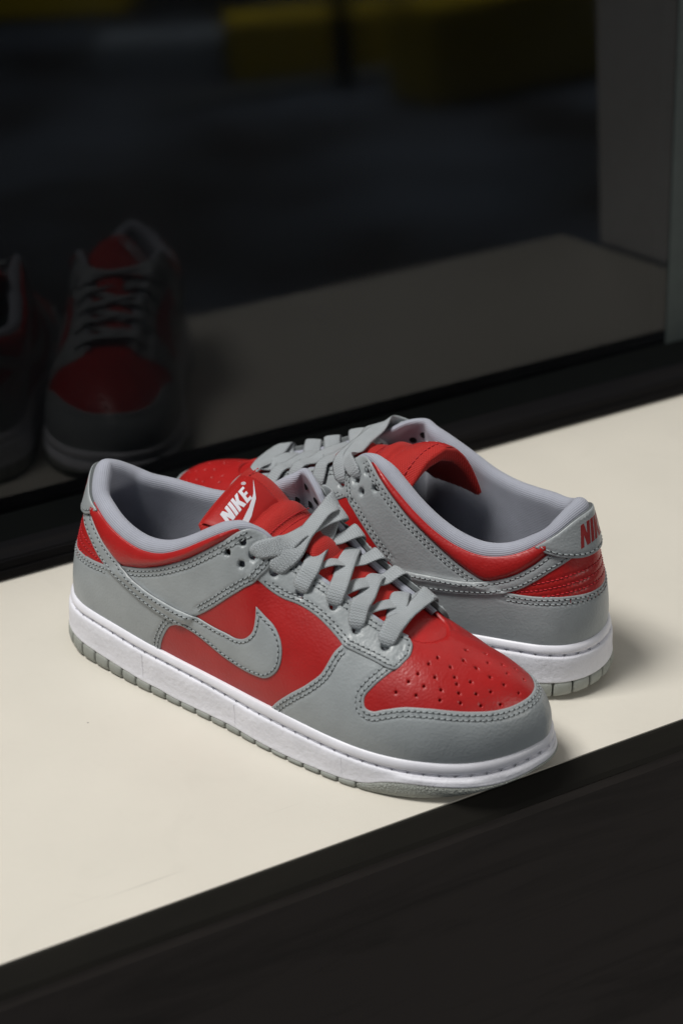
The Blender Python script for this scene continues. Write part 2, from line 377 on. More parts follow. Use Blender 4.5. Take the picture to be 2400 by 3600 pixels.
def ribbon(name,P,N,Wd,parent,th=1.05,m=None,n=9):
    """flat braided lace through points P with face normals N and widths Wd"""
    D=path3(np.concatenate([P,N,np.asarray(Wd,float)[:,None]],1),n)
    X=D[:,:3]; T=np.gradient(X,axis=0); T/=np.linalg.norm(T,axis=1,keepdims=True)
    Nn=D[:,3:6]; Nn=Nn-(Nn*T).sum(1,keepdims=True)*T; Nn/=np.maximum(np.linalg.norm(Nn,axis=1,keepdims=True),1e-6)
    tw=.07*np.sin(np.linspace(0,1,len(X))*7+random.uniform(0,6))[:,None]; Nn=Nn+np.cross(T,Nn)*tw; Nn/=np.linalg.norm(Nn,axis=1,keepdims=True)
    B=np.cross(T,Nn); w=D[:,6]*(1+.05*np.sin(np.linspace(0,1,len(X))*9+random.uniform(0,6)))
    k=np.r_[0,np.cumsum(np.linalg.norm(np.diff(X,axis=0),axis=1))]
    cs=[]
    for a in np.linspace(-1,1,9): cs.append((a*.5,(.5*(1-abs(a)**7)+.06*math.cos(a*math.pi))*1))
    for a in np.linspace(1,-1,9)[1:-1]: cs.append((a*.5,-.5*(1-abs(a)**7)))
    cs=np.array(cs)
    wob=.25*np.sin(k*.21+len(X))
    R=X[:,None]+B[:,None]*((cs[:,0]*1.0)[None,:,None]*w[:,None,None])+Nn[:,None]*(cs[:,1][None,:,None]*th+ (wob[:,None]*cs[:,0][None])[...,None])
    V,F=loft(R,True,True)
    uv=np.stack([np.repeat(k,len(cs)),(cs[:,0][None]*w[:,None]).ravel()],1)
    return mk(name,V,F,m or M['lace'],parent,uv)
TONGUE={'right':dict(p=[(254,1,64,15,4,2),(248,1,69.3,17,4,2),(243.5,1,71.6,18,4,2),(232,1,74.3,19,4.5,2.5),(222,0,78,20,4.5,3),(205,-1,85,22,5,4),(190,-1,91,23,6,4.5),(175,-1,98,24,7,4.5),(160,-1,103,25.5,8,4),(148,-1,108.3,26.5,9,3.5),(140,-1,110,27,9.5,3),(132,-1,111,27,10,2.5),(124,-1,113,27,10,2),(116,-1,115.5,27,10,2),(111,-1,116.8,27,8.5,2),(107,-1,117.2,26.5,6,1.5)],k=-.05,tilt=.20,asym=0.,pads=[(106,133.5,5.6),(133.5,147.7,4.2),(147.7,166,3.2),(166,181,2.2),(181,200,1.2)]),
 'left':dict(p=[(254,1,64,15,4,2),(248,1,69.3,17,4,2),(243.5,1,71.6,18,4,2),(232,1,74.3,19,4.5,2.5),(222,0,78,20,4.5,3),(205,-1,85,22,5,4),(190,-1,91,23,6,4.5),(175,-1,97.5,24,7,5),(160,-1,103,25.5,8,6.5),(148,-1,108,26.5,8.5,10),(137,-2,113,27,8.5,15),(125,-2,117,27,8.5,21),(114,-2,120,26.5,8,25),(105,-2,121.5,26,5.5,28)],k=-.40,tilt=0.0,asym=.30,pads=[(103,132,3.4),(132,147.7,3.8),(147.7,166,3.2),(166,181,2.2),(181,200,1.2)])}
GROOVE=[134,146.5,149,166,181]
def tongue_at(cx,yy,side,lift=0.):
    """point on the tongue's upper face; cx centre-line station, yy across"""
    tg=TONGUE[side]; P=np.array(tg['p'],float)[::-1]; o=hermite(P[:,0],P[:,1:],cx)
    cy,cz,w,th,sag=[o[...,i] for i in range(5)]
    f=smooth01((150-cx)/35)
    f1=yy/w
    z=cz-sag*f1**2*(1+tg['asym']*np.sign(f1))+tg['tilt']*yy*f
    for a_,b_,A_ in tg['pads']:
        z=z+A_*np.sin(math.pi*np.clip((cx-a_)/(b_-a_),0,1))**.75*(1-.35*abs(f1)**3)
    return np.stack([cx+tg['k']*f*yy,cy+yy,z+lift],-1),w,th
def flat_mark(name,polys,fn,parent,m,step=1.2,thick=.3):
    """flat printed or embroidered mark: polygons in (a,b) carried onto a surface by fn(a,b,lift)"""
    V=[];F=[]
    for poly in polys:
        poly=np.asarray(poly,float); pts=[];
        for p,q in zip(poly,np.roll(poly,-1,0)):
            k=max(1,int(np.linalg.norm(q-p)/step)); pts+= [p+(q-p)*i/k for i in range(k)]
        pts=np.array(pts); N=len(pts)
        vo,eo,fo,ov,oe,of=delaunay_2d_cdt([Vector(p) for p in pts],[(i,(i+1)%N) for i in range(N)],[],1,1e-5)
        A=np.array([[x[0],x[1]] for x in vo]); b0=len(V); top=fn(A[:,0],A[:,1],thick); V+=list(top)
        for f in fo: F.append(tuple(b0+i for i in f))
        b1=len(V); lo=fn(pts[:,0],pts[:,1],-.3); hi=fn(pts[:,0],pts[:,1],thick); V+=list(lo)+list(hi)
        for i in range(N):
            j=(i+1)%N; F.append((b1+i,b1+j,b1+N+j,b1+N+i))
    return mk(name,V,F,m,parent,smooth=False)
def letters(h,slant=.28):
    """bold slanted capitals N I K E set tight; returns polygons and the width"""
    L={'N':(6.4,[(0,0),(2.1,0),(2.1,5.2),(4.1,0),(6.4,0),(6.4,10),(4.3,10),(4.3,4.9),(2.3,10),(0,10)]),
       'I':(2.2,[(0,0),(2.2,0),(2.2,10),(0,10)]),
       'K':(6.6,[(0,0),(2.1,0),(2.1,3.9),(4.1,0),(6.7,0),(4.2,5.1),(6.5,10),(4.0,10),(2.1,5.9),(2.1,10),(0,10)]),
       'E':(4.8,[(0,0),(4.8,0),(4.8,1.9),(2.1,1.9),(2.1,4.1),(4.4,4.1),(4.4,5.9),(2.1,5.9),(2.1,8.1),(4.8,8.1),(4.8,10),(0,10)])}
    x=0;out=[]
    for ch in 'NIKE':
        w,p=L[ch]; out.append([((x+a+slant*b)*h/10,b*h/10) for a,b in p]); x+=w+.75
    return out,(x-.75)*h/10
def build_shoe(side,root):
    CTX.mir=(side=='left'); CUR[0]=side
    R=root
    # ---- midsole
    s=np.linspace(0,2,521)[:-1]; p,n=outline(s); x=p[:,0]; f,g,m_=fz(x),gz(x),mb(x)
    def ring(rows):
        return np.stack([np.concatenate([p+n*np.asarray(d,float).reshape(-1,1)*np.ones((len(s),1)),np.asarray(z)[:,None]],1) for d,z in rows])
    wob=.12*np.sin(s*90)+.1*np.sin(s*41)
    V,F=loft(ring([(-3.0,g-.4),(-1.1,g-.7),(-.35,g-1.0),(.05+wob*.5,g-2.0),(.35+wob,(g*2+m_)/3),(.55+wob,(g+m_*2)/3),(.8,m_+1.3),(1.0,m_+.7),(.9,m_+.15),(.2,m_-.1),(-5,m_-.1)]))
    mid=mk('midsole',V,F,M['white'],R)
    V,F=loft(ring([(-14,f-3),(-5.6,f+.2),(-4.7,f+1.3),(-3.7,f+1.9),(-2.7,f+1.7),(-1.8,f+.8),(-1.25,f-.4),(-1.0,(f*.6+g*.4)),(-1.15,(f*.3+g*.7)),(-1.9,g+.4),(-3.2,g-.1)]))
    mk('welt',V,F,M['welt'],mid)
    for sm_ in (.272,.462,.665,1.335,1.538,1.728):      # faint mould seams on the side wall
        q_=np.array([sm_]); p_,n_=outline(q_); x_=p_[0,0]; g_,mm_=gz(q_*0+x_)[0],mb(q_*0+x_)[0]; t_=np.r_[-n_[0][1],n_[0][0],0]; N_=np.r_[n_[0],0]; V=[];F=[]
        for k in range(7):
            z=g_-1.6+(mm_+1.2-g_+1.6)*k/6; d=.30+.55*k/6; lean_=t_*(1.2*k/6)
            for a_,o_ in ((-.45,-.25),(0,.22),(.45,-.25)): V.append(np.r_[p_[0],z]+N_*(d+o_)+t_*a_+lean_)
        for k in range(6):
            for a_ in range(2): F.append((k*3+a_,k*3+a_+1,k*3+a_+4,k*3+a_+3))
        mk('mould_seam',V,F,M['white'],mid)
    # thread in the groove between welt and wall
    V=[];F=[];fm=[]
    st=np.arange(.02,1.98,8.2/349)
    for a in st:
        q=np.linspace(a,a+6.3/349,5); pp,nn=outline(q); zz=gz(pp[:,0])-.05; b0=len(V)
        for j in range(5):
            r=(.2,.5,.55,.5,.2)[j]; c=np.r_[pp[j]-nn[j]*(1.95),zz[j]]
            for k in range(5):
                an=2*math.pi*k/5; V.append(c+np.r_[nn[j],0]*r*math.cos(an)+np.array([0,0,1])*r*math.sin(an))
        for j in range(4):
            for k in range(5): F.append((b0+j*5+k,b0+(j+1)*5+k,b0+(j+1)*5+(k+1)%5,b0+j*5+(k+1)%5)); fm.append(0)
        q=np.array([a-.9/349]);pp,nn=outline(q);c=np.r_[pp[0]-nn[0]*1.15,gz(pp[:,0])[0]-.1];tt=np.r_[-nn[0][1],nn[0][0],0];b0=len(V)
        for k in range(6):
            an=2*math.pi*k/6;V.append(c+tt*math.cos(an)*.6+np.array([0,0,1])*math.sin(an)*.28)
        F.append(tuple(b0+k for k in range(6)));fm.append(1)
    mk('welt_stitching',V,F,None,mid,kind='stuff',mats=[M['welt'],M['hole']],fm=fm)
    # ---- outsole: base, toe bumper, tread blocks
    b=zb(x)
    rows=[(-2.4,m_+.3),(-3.0,b+1.8),(-4.0,b+.9)]
    R0=ring(rows); cen=np.stack([np.clip(x,30,275),np.interp(x,[0,150,307],[0,-4,4]),b+.9],1)
    R1=R0[-1]*.5+cen*.5; R1[:,2]=b+.9
    V,F=loft(np.concatenate([R0,[R1],[cen]]))
    outs=mk('outsole',V,F,M['sole'],R)
    sa,sb=.692,1.300
    q=np.linspace(sa,sb,150); pp,nn=outline(q); xx=pp[:,0]; mm=mb(xx)+.05; bb=zb(xx); tap=np.minimum(np.minimum((q-sa)/.006,(sb-q)/.006),1)
    rr=[(-4,mm),(.75-.8*(1-tap),mm-.1),(1.35-.9*(1-tap),mm*.8+bb*.2),(1.45-.9*(1-tap),mm*.45+bb*.55),(.9-.6*(1-tap),mm*.15+bb*.85),(-1.2,bb+.25),(-3.5,bb),(-12,bb)]
    G=np.stack([np.concatenate([pp+nn*(d*np.ones(len(q)) if np.isscalar(d) else d)[:,None],z[:,None]],1) for d,z in rr],1)
    V,F=loft(G,False); F.append(tuple(range(8))); F.append(tuple(range(len(V)-8,len(V))))
    mk('toe_bumper',V,F,M['soletex'],outs,label='star-textured grey rubber toe of the outsole')
    pitch=10.75/349; blocks=[]
    nb=int(round((sa-(sb-2))/pitch)); edges=np.linspace(sb-2,sa,nb+1)
    for i in range(nb):
        g0=.5/349; q=edges[i]+g0+(edges[i+1]-edges[i]-2*g0)*np.array([0,.09,.3,.7,.91,1.]); sh=np.array([.7,.1,0,0,.1,.7])+.12*random.random()
        pp,nn=outline(q); xx=pp[:,0]; mm=mb(xx)+.1; bb=zb(xx)
        rr=[(-4+0*sh,mm),(.75-sh,mm-.12),(1.55-sh,mm*.78+bb*.22),(1.7-sh,mm*.4+bb*.6),(1.2-sh,mm*.12+bb*.88+.1),(-.7-sh*.5,bb+.02),(-7+0*sh,bb)]
        G=np.stack([np.concatenate([pp+nn*d[:,None],z[:,None]],1) for d,z in rr],1)
        V,F=loft(G,False); F.append(tuple(range(7))); F.append(tuple(range(len(V)-7,len(V))))
        mk('tread_block',V,F,M['sole'],outs)
    # ---- insole and lining
    q=np.linspace(0,2,161)[:-1]; pp,nn=outline(q); I0=np.concatenate([pp-nn*7,(fz(pp[:,0])+4)[:,None]],1); c0=I0.copy(); c0[:,1]=np.interp(c0[:,0],[0,307],[0,2]); c0[:,0]=np.clip(c0[:,0],28,275)
    V,F=loft([I0,I0*.6+c0*.4+[0,0,-1],c0+[0,0,-1.5]]); mk('insole',V,F,M['insole'],R)
    q=np.linspace(-.735,.735,331); aq=abs(q)
    rc=4.7-3.2*smooth01((aq-.405)/.085)
    a,bv,nr=J(q,np.full(len(q),.995)); u=bv/np.linalg.norm(bv,axis=1,keepdims=True); T=S(q,np.ones(len(q)))
    rings=[T-u*2.2+nr*.25,T-u*1.0+nr*.75]
    for ph in np.linspace(0,math.pi,11): rings.append(T+nr*((-rc+rc*math.cos(ph))+.95*max(0,math.cos(ph)))[:,None]+u*(rc*math.sin(ph)*1.3)[:,None])
    wall=2*rc
    for v in (.95,.9,.84,.77,.69,.6,.5,.4,.3,.2,.11,.05):
        a2,b2,n2=J(q,np.full(len(q),v)); wv=wall*(.75+.25*v)+1.2*np.sin(math.pi*v)*(aq<.45)
        rings.append(S(q,np.full(len(q),v))-n2*wv[:,None])
    G=np.stack(rings,1); kk=np.r_[0,np.cumsum(np.linalg.norm(np.diff(G.mean(0),axis=0),axis=1))]
    arc=np.cumsum(np.concatenate([np.zeros((len(q),1)),np.linalg.norm(np.diff(G,axis=1),axis=2)],1),1)
    V,F=loft(G,False); mk('collar_lining',V,F,M['lining'],R,np.stack([np.repeat(q*349,G.shape[1]),arc.ravel()],1))
    Vh=[];Fh=[]
    for (s_,v) in [E6[0],E6[1]]+EX:
        sq=np.array([-s_]);vq=np.array([v]); a2,b2,n2=J(sq,vq); rcq=4.7-3.2*smooth01((s_-.405)/.085); wv=2*rcq*(.75+.25*v)+.25
        if s_<.45: wv+=1.2*math.sin(math.pi*v)
        c=S(sq,vq)[0]-n2[0]*wv; e1=a2[0]/np.linalg.norm(a2[0]); e2=np.cross(n2[0],e1)
        b0=len(Vh); Vh+=[c+(e1*math.cos(k*math.pi/6)+e2*math.sin(k*math.pi/6))*2.3 for k in range(12)]; f=tuple(range(12))
        mk('eyelet_shade_disc',Vh[b0:],[f],M['dark'],R)  # flat dark disc on the lining, painted as the shade inside an eyelet
    # ---- upper panels, lowest first
    def poly(*segs): return outline_of(segs)
    quarters={}
    for sd in (0,1):
        fx=(lambda C:mirror(C)) if sd else (lambda C:np.asarray(C,float))
        P=outline_of([fx(c) for c in ([(.19,-.015),(.66,-.015)],[(.66,-.015),(.66,.985)],[(.66,.985),(.47,.985)],[(.47,.985),(.35,.85),(.19,.66)],[(.19,.66),(.19,-.015)])],1.8)
        panel('quarter',P,.5,M['red'],R,step=2.0,cut=False,dents=[(*q,2.45,3.05) for q in fx(E6+EX)])
    perf=[(0.741,0.542),(0.781,0.562),(0.830,0.550),(0.871,0.529),(0.908,0.487),(0.944,0.458),(0.990,0.475),(0.763,0.650),(0.798,0.642),(0.837,0.629),(0.876,0.604),(0.913,0.579),(0.945,0.567),(0.983,0.575),(1.018,0.508),(0.783,0.729),(0.828,0.721),(0.881,0.671),(0.919,0.671),(0.974,0.658),(1.003,0.617),(1.031,0.579),(0.814,0.817),(0.884,0.721),(0.963,0.746),(0.998,0.738),(1.013,0.667),(0.851,0.867),(0.886,0.796),(0.947,0.821),(1.017,0.775),(0.993,0.867)]
    perf+=[(2-a,v) for a,v in perf if a<.962 and v<.8]
    P=outline_of([[(.645,.22),(1.355,.22)],[(1.355,.22),(1.355,.93)],[(1.355,.93),(1.30,.985),(1.2,.99),(1.0,.99),(.8,.99),(.70,.985),(.645,.93)],[(.645,.93),(.645,.22)]],1.8)
    vamp=panel('vamp',P,.6,M['red'],R,step=1.7,dents=[(a,v,.74,2.6) for a,v in perf]+[(*q,2.45,3.05) for q in E6[4:]]+[(*q,2.45,3.05) for q in mirror(E6[4:])],cut=False,label='red leather toe box punched with small holes')
    # heel: red panel with sewn ridges
    P=outline_of([[(-.24,.30),(.24,.30)],[(.24,.30),(.20,.80)],[(.20,.80),(.1,.93),(0,.93),(-.1,.93),(-.20,.80)],[(-.20,.80),(-.24,.30)]],1.8)
    HS=lambda p:.35*smooth01((.14-abs(p[:,0]))/.05)
    rid=[resample(spline([(-.2,v+.05),(-.15,v+.055),(-.08,v+.03),(0,v),(.08,v+.03),(.15,v+.055),(.2,v+.05)]),1.1) for v in (.47,.535,.60)]
    hp=panel('heel_panel',P,.5,M['red'],R,step=1.6,grooves=rid,cut=False,hfun=lambda p,Q:HS(p),label='red leather heel panel with sewn ridges')
    class HL:                                   # the ridge panel's own swell, for its thread
        def lift(self,P,Q): return HS(P)
    stitches('stitching',rid,hp,[HL()],.5,2.6,M['redthread'],M['print_red'],.4)
    # collar: padded red leather
    for sd in (0,1):
        fx=mirror if sd else (lambda C:np.asarray(C,float))
        low=[(.10,.84),(.131,.78),(.175,.71),(.217,.66),(.243,.70),(.275,.76),(.322,.82),(.367,.85),(.396,.87),(.439,.905),(.478,.965)]
        P=outline_of([fx(low),fx([(.478,.965),(.470,1.0)]),fx([(.470,1.0),(.4,1.),(.3,1.),(.2,1.),(.1,1.)]),fx([(.10,1.),(.10,.84)])],1.5)
        edge=resample(spline(fx([(.093,.883),(.131,.821),(.175,.754),(.217,.713),(.243,.771),(.275,.829),(.322,.879),(.367,.896),(.396,.912),(.439,.946),(.470,.99)])),1.5); Ke=kd(S(edge[:,0],edge[:,1]))
        def hf(p,Q,Ke=Ke,edge=edge):
            de=dist(Q,Ke); s_=np.where(p[:,0]>1,2-p[:,0],p[:,0]); T=S(p[:,0],np.ones(len(p))); dt=np.linalg.norm(T-Q,axis=1)
            amp=2.9*smooth01((.475-s_)/.07)
            ins=(p[:,1]>0); f_=np.clip(de/(de+dt+1e-6),0,1)
            below=np.array([p[i,1]<edge[Ke.find(q)[1]][1] for i,q in enumerate(Q)])
            return np.where(below,.0,.25+amp*np.sin(math.pi*np.clip(.10+.80*f_,0,1))**.75*smooth01(de/2.5))
        panel('collar_padding',P,.3,M['red'],R,hfun=hf,step=1.5,cut=False,edge=.5)
    # heel foxing
    ft=[(-.185,.60),(-.131,.535),(-.08,.475),(0,.415),(.08,.475),(.131,.535),(.185,.60)]
    ff=[(.372,.44),(.350,.375),(.329,.329),(.317,.233),(.309,.125),(.303,-.015)]
    P=outline_of([ft,[(.185,.60),(.235,.66)],[(.235,.66),(.372,.44)],ff,[(.303,-.015),(0,-.015),(-.303,-.015)],[(-a,v) for a,v in ff[::-1]],[(-.372,.44),(-.235,.66)],[(-.235,.66),(-.185,.60)]],1.4)
    def along(seg,d): return off(resample(spline(seg),1.1),d)
    g1=[along(ft,-2.0),along(ft,-4.4)]; g2=[along(ff,d) for d in (-2.0,-4.4)]; g3=[mirror(c)-[2,0] for c in g2]
    g3=[np.stack([-c[:,0],c[:,1]],1) for c in g2]
    fox=panel('heel_counter',P,1.3,M['grey'],R,grooves=g1+g2+g3,step=1.7); Lf=Layer(P,1.2)
    Lf2=Layer(np.stack([P[:,0]+2,P[:,1]],1),1.2)
    stitches('stitching',g1+g2+g3,fox,[],1.3)
    # toe guard
    ev=[(.728,.692),(.714,.604),(.700,.504),(.691,.404),(.695,.350),(.705,.343),(.725,.388),(.758,.450),(.803,.477),(.849,.473),(.893,.452),(.923,.432),(.954,.419),(1.0,.416)]
    ev=ev+[(2-a,v) for a,v in ev[-2::-1]]
    gr=[(.524,-.015),(.545,.10),(.566,.192),(.599,.329),(.618,.438),(.624,.517),(.629,.596),(.637,.675)]
    P=outline_of([gr,[(.637,.675),(.645,.74)],[(.645,.74),(.722,.74)],[(.722,.74),(.728,.692)],ev,[(1.272,.692),(1.278,.74)],[(1.278,.74),(1.355,.74)],[(1.355,.74),(1.363,.675)],[(2-a,v) for a,v in gr[::-1]],[(1.476,-.015),(1.2,-.015),(1.,-.015),(.8,-.015),(.524,-.015)]],1.4)
    ge=[along(ev,-2.0),along(ev,-4.6)]; gg=[along(gr,-2.0),along(gr,-4.4)]; gm=[mirror(c) for c in gg]
    tg=panel('toe_guard',P,1.4,M['grey'],R,grooves=ge+gg+gm,step=1.8); Lt=Layer(P,1.2)
    stitches('stitching',ge+gg+gm,tg,[],1.4)
    # lace stays
    for sd in (0,1):
        fx=mirror if sd else (lambda C:np.asarray(C,float)); sg=-1 if sd else 1
        lo=[(.488,.73),(.500,.738),(.519,.733),(.542,.733),(.563,.748),(.587,.746),(.611,.721),(.626,.696),(.638,.673),(.661,.675),(.686,.683),(.716,.684)]
        lb=[(.716,.684),(.728,.692),(.746,.787),(.757,.867),(.755,.938),(.742,.985)]
        th=[(.742,.985),(.715,.997),(.688,.995),(.655,.995),(.6,.995),(.555,.995),(.50,.995)]
        P=outline_of([fx(lo),fx(lb),fx(th),fx([(.50,.995),(.488,.73)])],1.3)
        den=[(*q,2.35,3.3) for q in fx(E6[1:])]
        e1=resample(spline(np.concatenate([lo,lb[1:],th[1:]])),1.1)
        gv=[fx(off(e1[8:],-0+2.0)),fx(off(resample(spline(lo[2:]),1.1),4.2)),fx(off(resample(spline(th[1:]),1.1),4.4)),fx(off(resample(spline(lb),1.1),4.4))]
        gv=[c[(c[:,1]>.02)&(c[:,1]<.985)] for c in gv]
        lf=(lambda p,Q:(3.0*smooth01((p[:,1]-.80)/.2)*smooth01((1.478-p[:,0])/.05))) if sd else (lambda p,Q:.6*smooth01((p[:,1]-.80)/.2))
        es=panel('lace_stay',P,1.4,M['grey'],R,under=[Lt],grooves=gv,dents=den,step=1.6,hfun=lf,skirt=1.6); Le=Layer(P,1.2)
        class LL:
            def lift(self,P,Q,lf=lf): return lf(P,Q)
        stitches('stitching',gv[:3],es,[Lt,LL()],1.4)
        up=[(.474,1.0),(.439,.946),(.396,.912),(.367,.896),(.322,.879),(.275,.829),(.243,.771),(.217,.717),(.205,.66)]
        fr=[(.474,1.0),(.485,1.0),(.505,.995),(.514,.94),(.514,.872),(.504,.762),(.499,.721),(.478,.654),(.434,.562),(.388,.467),(.360,.42)]
        P=outline_of([fx(up[::-1]),fx(fr),fx([(.360,.42),(.205,.66)])],1.3)
        ga=[fx(off(resample(spline(up[:-1]),1.1),d)) for d in (2.1,4.5)]+[fx(off(resample(spline(fr[2:-1]),1.1),-d)) for d in (2.1,4.6)]
        ga=[c[(c[:,1]<.97)&(c[:,1]>.02)] for c in ga]
        den=[(*q,2.0,3.4) for q in fx(EX)]+[(*fx([E6[0]])[0],2.35,3.4)]
        ap=panel('ankle_panel',P,1.4,M['grey'],R,under=[Le,Lf2 if sd else Lf],grooves=ga,dents=den,step=1.6); La=Layer(P,1.2)
        stitches('stitching',ga,ap,[Le,Lf2 if sd else Lf],1.4)
        # side emblem: curved tapering stripe
        su=[(.040,.735),(.066,.80),(.093,.845),(.131,.815),(.175,.754),(.217,.713),(.256,.637),(.296,.571),(.333,.517),(.380,.454),(.408,.420),(.442,.394),(.468,.378),(.487,.400),(.500,.454),(.504,.525),(.504,.600)]
        su=[(.055,.90),(.093,.875),(.131,.820),(.175,.757),(.217,.706)]+su[6:]
        sl=[(.504,.600),(.517,.583),(.535,.554),(.547,.492),(.551,.404),(.547,.325),(.534,.254),(.521,.217),(.505,.203),(.489,.200),(.457,.217),(.408,.283),(.367,.345),(.350,.367),(.313,.402),(.266,.467),(.232,.523),(.195,.571),(.159,.612),(.128,.668),(.096,.715),(.055,.745)]
        P=outline_of([fx(su),fx(sl),fx([(.055,.745),(.055,.90)])],1.3)
        gs=[fx(off(resample(spline(su),1.1),-1.9))[1:-3],fx(off(resample(spline(sl),1.1),-1.9))[3:]]
        und=[Lf2 if sd else Lf,La]
        em=panel('side_emblem',P,1.5,M['grey'],R,under=und,grooves=gs,step=1.6,label='grey leather curved stripe emblem sewn on the side')
        stitches('stitching',gs,em,und,1.5)
    # heel tab
    tl=[(-.122,.998),(-.1,.89),(-.073,.79),(-.043,.72),(0,.69),(.043,.72),(.073,.79),(.1,.89),(.122,.998)]
    P=outline_of([tl,[(.122,.998),(.06,1.),(0,1.),(-.06,1.),(-.122,.998)]],1.2)
    gt=[off(resample(spline(tl),1.1),2.0)[1:-1]]
    hf=lambda p,Q:1.9*np.ones(len(p))
    ht=panel('heel_tab',P,1.4,M['grey'],R,hfun=hf,grooves=gt,step=1.5,skirt=3.0)
    stitches('stitching',gt,ht,[],3.3)
    LP,Wt=letters(12.0,.22)
    sg=1 if side=='left' else -1
    # seen from behind the word reads left to right; on the mirrored form that runs from outer to inner side for the left shoe
    def hfn(a,b,l):
        s_=sg*(Wt*.5+1.3-a)/349*.98; v=.785+b/76
        return SN(s_,v,np.full(len(a),3.32+l))
    flat_mark('heel_print',LP,hfn,ht,M['print_red'],thick=.06)
    # ---- tongue
    tg_=TONGUE[side]; px=np.array([r[0] for r in tg_['p']]); xs=np.linspace(px[0],px[-1],120); th=np.linspace(0,2*math.pi,45)[:-1]
    rings=[];uvs=[]
    for i,cx in enumerate(xs):
        base,w,t_=tongue_at(np.array([cx]),np.array([0.]),side); w=w[0];t_=t_[0]
        pad=0
        t_+=3*max(0,min(1,(170-cx)/20))
        e=(cx-px[-1])/4.0
        if e<1: t_*=math.sqrt(max(.05,1-(1-e)**2))
        c,sn=np.cos(th),np.sin(th); yy=w*np.sign(c)*abs(c)**.6; zz=t_/2*np.sign(sn)*abs(sn)**.75
        Q,_,_=tongue_at(np.full(len(th),cx),yy,side); Q[:,2]+=pad*(sn>0)*(abs(c)<.97)+zz-t_/2
        rings.append(Q); uvs.append(np.stack([np.full(len(th),-cx),yy],1))
    V,F=loft(rings,True,True); tong=mk('tongue',V,F,None,R,np.concatenate(uvs),mats=[M['nylon'],M['red']],fm=[1 if (f[0]//44 if len(f)==4 else 60)<(xs>219).sum() else 0 for f in F],label='padded red nylon tongue with sewn ribs')
    # hem and sewn lines on the tongue
    def tstitch(xc,y0,y1,pitch=2.6):
        V=[];F=[];fm=[]
        ys=np.arange(y0,y1,pitch)
        for y in ys:
            A,_,_=tongue_at(np.array([xc,xc]),np.array([y,y+pitch*.8]),side,.15); T=A[1]-A[0];L=np.linalg.norm(T);T/=L;w=np.array([1.,0,0]);u=np.cross(w,T);b0=len(V)
            for j,(t,r) in enumerate(((0,.1),(.3,.36),(.7,.36),(1,.1))):
                for k in range(5):
                    an=2*math.pi*k/5; V.append(A[0]+T*L*t+(w*math.cos(an)+u*math.sin(an))*r)
            for j in range(3):
                for k in range(5): F.append((b0+j*5+k,b0+(j+1)*5+k,b0+(j+1)*5+(k+1)%5,b0+j*5+(k+1)%5))
        return V,F
    Vs=[];Fs=[]
    for xc in (145.9,149.3,181,px[-1]+6.5):
        V,F=tstitch(xc,-24 if xc<160 else -17,24 if xc<160 else 17); o=len(Vs); Vs+=V; Fs+=[tuple(i+o for i in f) for f in F]
    mk('stitching',Vs,Fs,M['redthread'],tong,kind='stuff')
    # label patch with word and curved mark
    xa,xb=px[-1]+1.2,132.5; ya,yb=(-25.8,15) if side=='right' else (1,24.5)
    gx=np.linspace(xa,xb,26); gy=np.linspace(ya,yb,40); GX,GY=np.meshgrid(gx,gy,indexing='ij')
    Q,_,_=tongue_at(GX.ravel(),GY.ravel(),side,.4); Q=Q.reshape(26,40,3)
    edge=np.minimum.reduce([(GX-xa)/1.2,(xb-GX)/1.2,(GY-ya)/1.2,(yb-GY)/1.2]).clip(0,1); Q[...,2]-=(1-edge)*.7
    V,F=loft(Q,False); lab=mk('tongue_label',V,F,M['satin'],tong,np.stack([GX.ravel(),GY.ravel()],1),label='red satin label with pale woven word and curved mark')
    LP,Wt=letters(8.0,.30)
    LP=[[(a*1.3,b) for a,b in q] for q in LP]
    if side=='right': fn=lambda a,b,l:tongue_at(124.5-b,-22+a,side,.44+l)[0]
    else: fn=lambda a,b,l:tongue_at(124.5-b,24.-.66*a,side,.44+l)[0]
    flat_mark('label_word',LP,fn,lab,M['print_white'],thick=.25)
    flat_mark('label_mark',[[(34.5,6.5),(26,1.0),(17,-2.0),(8,-3.8),(3.5,-3.9),(1.2,-2.6),(.6,-1.2),(-1.2,-3.2),(-1.2,-5.4),(.8,-7.2),(5,-7.4),(14,-5.6),(25,-1.4)]],fn,lab,M['print_white'],thick=.25)
    an=np.linspace(0,2*math.pi,13)[:-1]
    c0=(28.6,9.2)
    flat_mark('registered_mark',[[(c0[0]+1.35*math.cos(t),c0[1]+1.35*math.sin(t)) for t in an[:7]]+[(c0[0]+1.0*math.cos(t),c0[1]+1.0*math.sin(t)) for t in an[6::-1]],[(c0[0]+1.35*math.cos(t),c0[1]+1.35*math.sin(t)) for t in list(an[6:])+[2*math.pi]]+[(c0[0]+1.0*math.cos(t),c0[1]+1.0*math.sin(t)) for t in [2*math.pi]+list(an[:5:-1])],[(c0[0]-.4,c0[1]-.65),(c0[0]-.1,c0[1]-.65),(c0[0]-.1,c0[1]+.65),(c0[0]-.4,c0[1]+.65)],[(c0[0],c0[1]-.65),(c0[0]+.5,c0[1]-.65),(c0[0]+.45,c0[1]+.6),(c0[0]+.0,c0[1]+.6)]],fn,lab,M['print_white'],step=.8,thick=.2)
    gx=np.linspace(px[-1]+5,px[-1]+24,12); gy=np.linspace(-14,16,24); GX,GY=np.meshgrid(gx,gy,indexing='ij')
    Q,w_,t_=tongue_at(GX.ravel(),GY.ravel(),side); Q[:,2]-=t_+.35; V,F=loft(Q.reshape(12,24,3),False)
    mk('size_tag',V,F,M['tag'],tong,np.stack([GX.ravel(),GY.ravel()],1),label='red tag under the tongue with rows of tiny pale print')
